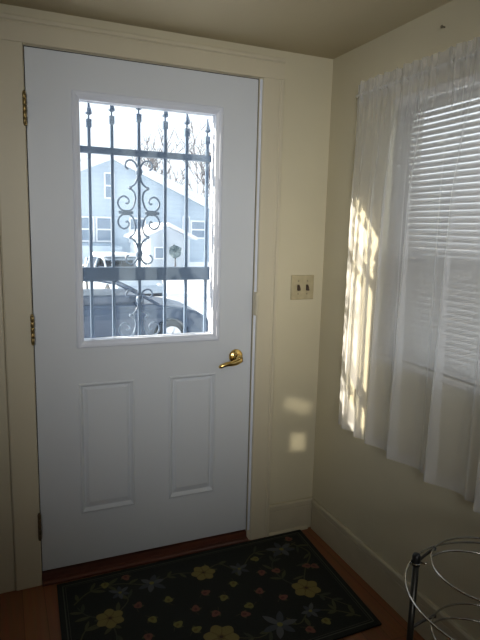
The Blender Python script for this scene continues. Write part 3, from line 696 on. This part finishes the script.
# pale neighbouring house further off, right
nh = thing('white_house', 'white neighbouring house right of the pale blue gabled house', 'house', (15.5,30,-0.4))
bm = BM(); prism(bm, [(12.4,-0.5),(19,-0.5),(19,2.4),(15.7,4.3),(12.4,2.4)], 'y', 29, 37); obj('wall', bm, M['porchwall'], nh)
bm = BM(); prism(bm, [(12.0,2.2),(15.7,4.35),(15.7,4.6),(12.0,2.45)], 'y', 28.5, 37.5); prism(bm, [(19.4,2.2),(15.7,4.35),(15.7,4.6),(19.4,2.45)], 'y', 28.5, 37.5); obj('snowy_roof', bm, M['snow'], nh)
house_window(nh, 13.2, 14.2, 0.6, 1.9, 29)
# clipped round bush on a stem
bu = thing('round_bush', 'dark clipped round bush on a thin stem before the garage', 'bush', (6.98,21.5,-0.4))
bm = BM(); tube(bm, [(6.98,21.5,-0.5),(6.99,21.5,-0.1),(6.98,21.5,0.35)], [0.05,0.04,0.03], 7); obj('stem', bm, M['bark'], bu)
bm = BM(); rb_ = random.Random(3)
bmesh.ops.create_icosphere(bm, subdivisions=3, radius=0.27, matrix=Matrix.Translation((6.98,21.5,0.45)))
for v in bm.verts: v.co += (v.co-Vector((6.98,21.5,0.45)))*rb_.uniform(-0.28,0.22)
obj('foliage', bm, M['bush'], bu)
# bare trees behind the houses
def tree(label, x, y, h, seed):
    R = random.Random(seed); t = thing('bare_tree', label, 'tree', (x,y,-0.4), 'bare trees behind the houses')
    bt, bb = BM(), BM()
    def grow(bm_, p, d, L, r, lev):
        pts = [p]; rads = [r]; n = 5
        for i in range(n):
            d = (d + Vector((R.uniform(-.16,.16), R.uniform(-.16,.16), R.uniform(-.03,.12)))).normalized(); pts.append(pts[-1]+d*L/n); rads.append(r*(1-0.6*(i+1)/n))
        tube(bm_, pts, rads, 5 if lev else 8, caps=False)
        if lev >= 4: return
        for k in range(5 if lev < 2 else 3):
            i = R.randint(2 if lev else 2, n); a = R.uniform(0, 2*PI); o_ = Vector((math.cos(a), math.sin(a), R.uniform(0.3,0.9)))
            grow(bb, pts[i], (d*0.75+o_*0.65).normalized(), L*R.uniform(0.55,0.72), max(0.028, rads[i]*0.64), lev+1)
    grow(bt, Vector((x,y,-0.6)), Vector((0,0,1)), h*0.42, 0.13, 0)
    obj('trunk', bt, M['bark'], t); obj('branches', bb, M['bark'], t)
tree('bare tree rising behind the middle of the gabled roof', 11.2, 41.5, 11.0, 4)
tree('bare tree rising behind the right slope of the gabled roof', 14.8, 45, 11.8, 9)
tree('bare tree at far right behind the white house', 20.0, 50, 13, 21)

def make_car(name, label, loc, rz, paint, snow=False):
    c = thing(name, label, 'car', (0,0,0))
    W2 = 0.88
    side = [(-2.20,0.32),(-2.24,0.62),(-2.18,0.90),(-2.05,0.98),(1.00,1.00),(1.55,0.93),(1.95,0.82),(2.20,0.66),(2.26,0.45),(2.20,0.26),(1.80,0.22)]
    def arch_(cx): return [(cx+0.37*math.cos(a), 0.31+0.37*math.sin(a)) for a in [PI*k/8 for k in range(9)]]
    low = [(1.80,0.22)]+[(1.38+0.37*math.cos(PI*k/8), 0.31+0.37*math.sin(PI*k/8)) for k in range(9)]+[(0.95,0.20),(-0.95,0.20)]+[(-1.36+0.37*math.cos(PI*k/8), 0.31+0.37*math.sin(PI*k/8)) for k in range(9)]+[(-1.78,0.24)]
    poly_ = side[:-1]+low
    bm = BM(); prism(bm, poly_, 'y', -W2, W2)
    for v in bm.verts:
        if v.co.z > 0.75: v.co.y *= 0.95
        if abs(v.co.x) > 2.0: v.co.y *= 0.90
    obj('body', bm, paint, c, bevel=0.05, seg=3)
    # greenhouse
    gh0 = [(-2.0,0.97),(1.08,0.985)]; 
    bot = [(-2.02,0.96),(1.12,0.98)]; top = [(-1.55,1.47),(-0.9,1.53),(-0.1,1.52),(0.32,1.44)]
    hw = lambda z: (W2-0.05)-(z-0.96)*0.36
    bm = BM(); prism(bm, [(-1.72,1.37),(-1.45,1.47),(-0.8,1.515),(-0.1,1.50),(0.28,1.42),(0.26,1.385),(-0.1,1.455),(-0.8,1.47),(-1.45,1.425),(-1.66,1.35)], 'y', -hw(1.44), hw(1.44))
    for s in (-1, 1):
        P_ = lambda x, z, e=0.0: (x, s*(hw(z)-0.02+e), z)
        tube(bm, [P_(1.12,0.98),P_(0.75,1.19),P_(0.28,1.42)], 0.035, 6)
        tube(bm, [P_(-0.45,0.97),P_(-0.47,1.47)], 0.045, 6)
        tube(bm, [P_(-1.42,0.97),P_(-1.45,1.44)], 0.05, 6)
        prism(bm, [(-2.02,0.96),(-1.78,0.96),(-1.52,1.40),(-1.70,1.38)], 'y', s*hw(1.2)-0.02, s*hw(1.2)+0.02)
    cab = obj('cabin', bm, paint, c, bevel=0.0)
    for x in (-0.25, -1.15):
      for s in (-1, 1):
        bm = BM(); box(bm, x-0.30, x-0.16, s*0.38-0.24, s*0.38+0.24, 0.9, 1.22); box(bm, x-0.29, x-0.20, s*0.38-0.12, s*0.38+0.12, 1.20, 1.38)
        obj('seat', bm, M['tyre'], c)
    bm = BM(); box(bm, -1.85, 0.85, -0.66, 0.66, 0.85, 1.17); obj('interior', bm, M['carpaint'], c, bevel=0.04)
    def quad(name, P4):
        bm = BM(); bm.faces.new([bm.verts.new(p) for p in P4]); obj(name, bm, M['carglass' if name.startswith('rear') else 'carwindow'], c)
    for s in (-1, 1):
        Q = lambda x, z: (x, s*(hw(z)-0.02), z)
        quad('side_window', [Q(-0.42,0.99), Q(-0.44,1.46), Q(-0.1,1.46), Q(0.27,1.39), Q(0.75,1.17), Q(1.05,0.99)])
        quad('rear_side_window', [Q(-1.38,0.99), Q(-1.42,1.43), Q(-0.8,1.47), Q(-0.50,1.46), Q(-0.50,0.99)])
    quad('windshield', [(0.28,-hw(1.40),1.40),(0.28,hw(1.40),1.40),(1.12,hw(0.98),0.985),(1.12,-hw(0.98),0.985)])
    quad('rear_window', [(-1.70,-hw(1.37),1.37),(-1.70,hw(1.37),1.37),(-2.02,hw(0.97),0.97),(-2.02,-hw(0.97),0.97)])
    for x in (-1.36, 1.38):
        for s in (-1, 1):
            bm = BM(); lathe(bm, [(0.20,0.0),(0.29,0.0),(0.325,0.03),(0.325,0.17),(0.29,0.20),(0.20,0.20)], (x, s*0.90-(0.2 if s > 0 else 0.0), 0.325), 'y', 28); w = obj('wheel', bm, M['tyre'], c)
            bm = BM(); yf = s*0.905
            lathe(bm, [(0.205,-0.01),(0.205,0.01),(0.17,0.012)], (x, yf, 0.325), 'y', 24)
            for k in range(5):
                a = 2*PI*k/5; ca, sa = math.cos(a), math.sin(a)
                tube(bm, [(x+0.03*ca, yf, 0.325+0.03*sa),(x+0.19*ca, yf, 0.325+0.19*sa)], 0.022, 6)
            obj('rim', bm, M['alloy'], w)
    for s in (-1, 1):
        bm = BM(); bmesh.ops.create_uvsphere(bm, u_segments=14, v_segments=8, radius=1, matrix=Matrix.Translation((2.02, s*0.66, 0.66))@Matrix.Diagonal((0.20,0.15,0.085,1))); obj('headlight', bm, M['lamp'], c, smooth=True)
        bm = BM(); bmesh.ops.create_uvsphere(bm, u_segments=12, v_segments=8, radius=1, matrix=Matrix.Translation((0.66, s*0.93, 1.03))@Matrix.Diagonal((0.07,0.10,0.065,1))); obj('mirror', bm, paint, c, smooth=True)
    bm = BM(); box(bm, 2.12, 2.29, -0.70, 0.70, 0.30, 0.42); obj('bumper', bm, M['tyre'], c, bevel=0.02)
    for s in (-1, 1):
        bm = BM(); tube(bm, [(-1.5, s*0.50, 1.50),(-1.35, s*0.51, 1.545),(-0.2, s*0.51, 1.555),(-0.05, s*0.50, 1.50)], 0.015, 6); obj('roof_rail', bm, M['alloy'], c)
    if snow:
        bm = BM(); box(bm, -1.5, 0.15, -0.6, 0.6, 1.49, 1.60); obj('snow_cover', bm, M['snow'], c, bevel=0.04)
    c.location = loc; c.rotation_euler = (0,0,rz); return c
make_car('parked_car', 'dark blue car parked in the street just outside the door', (1.80, 9.80, GZ+0.0), math.radians(-3), M['carpaint'])
make_car('parked_car', 'pale car with a snow-covered roof parked before the blue house', (3.80, 17.75, GZ), math.radians(-83), M['carpale'], True)
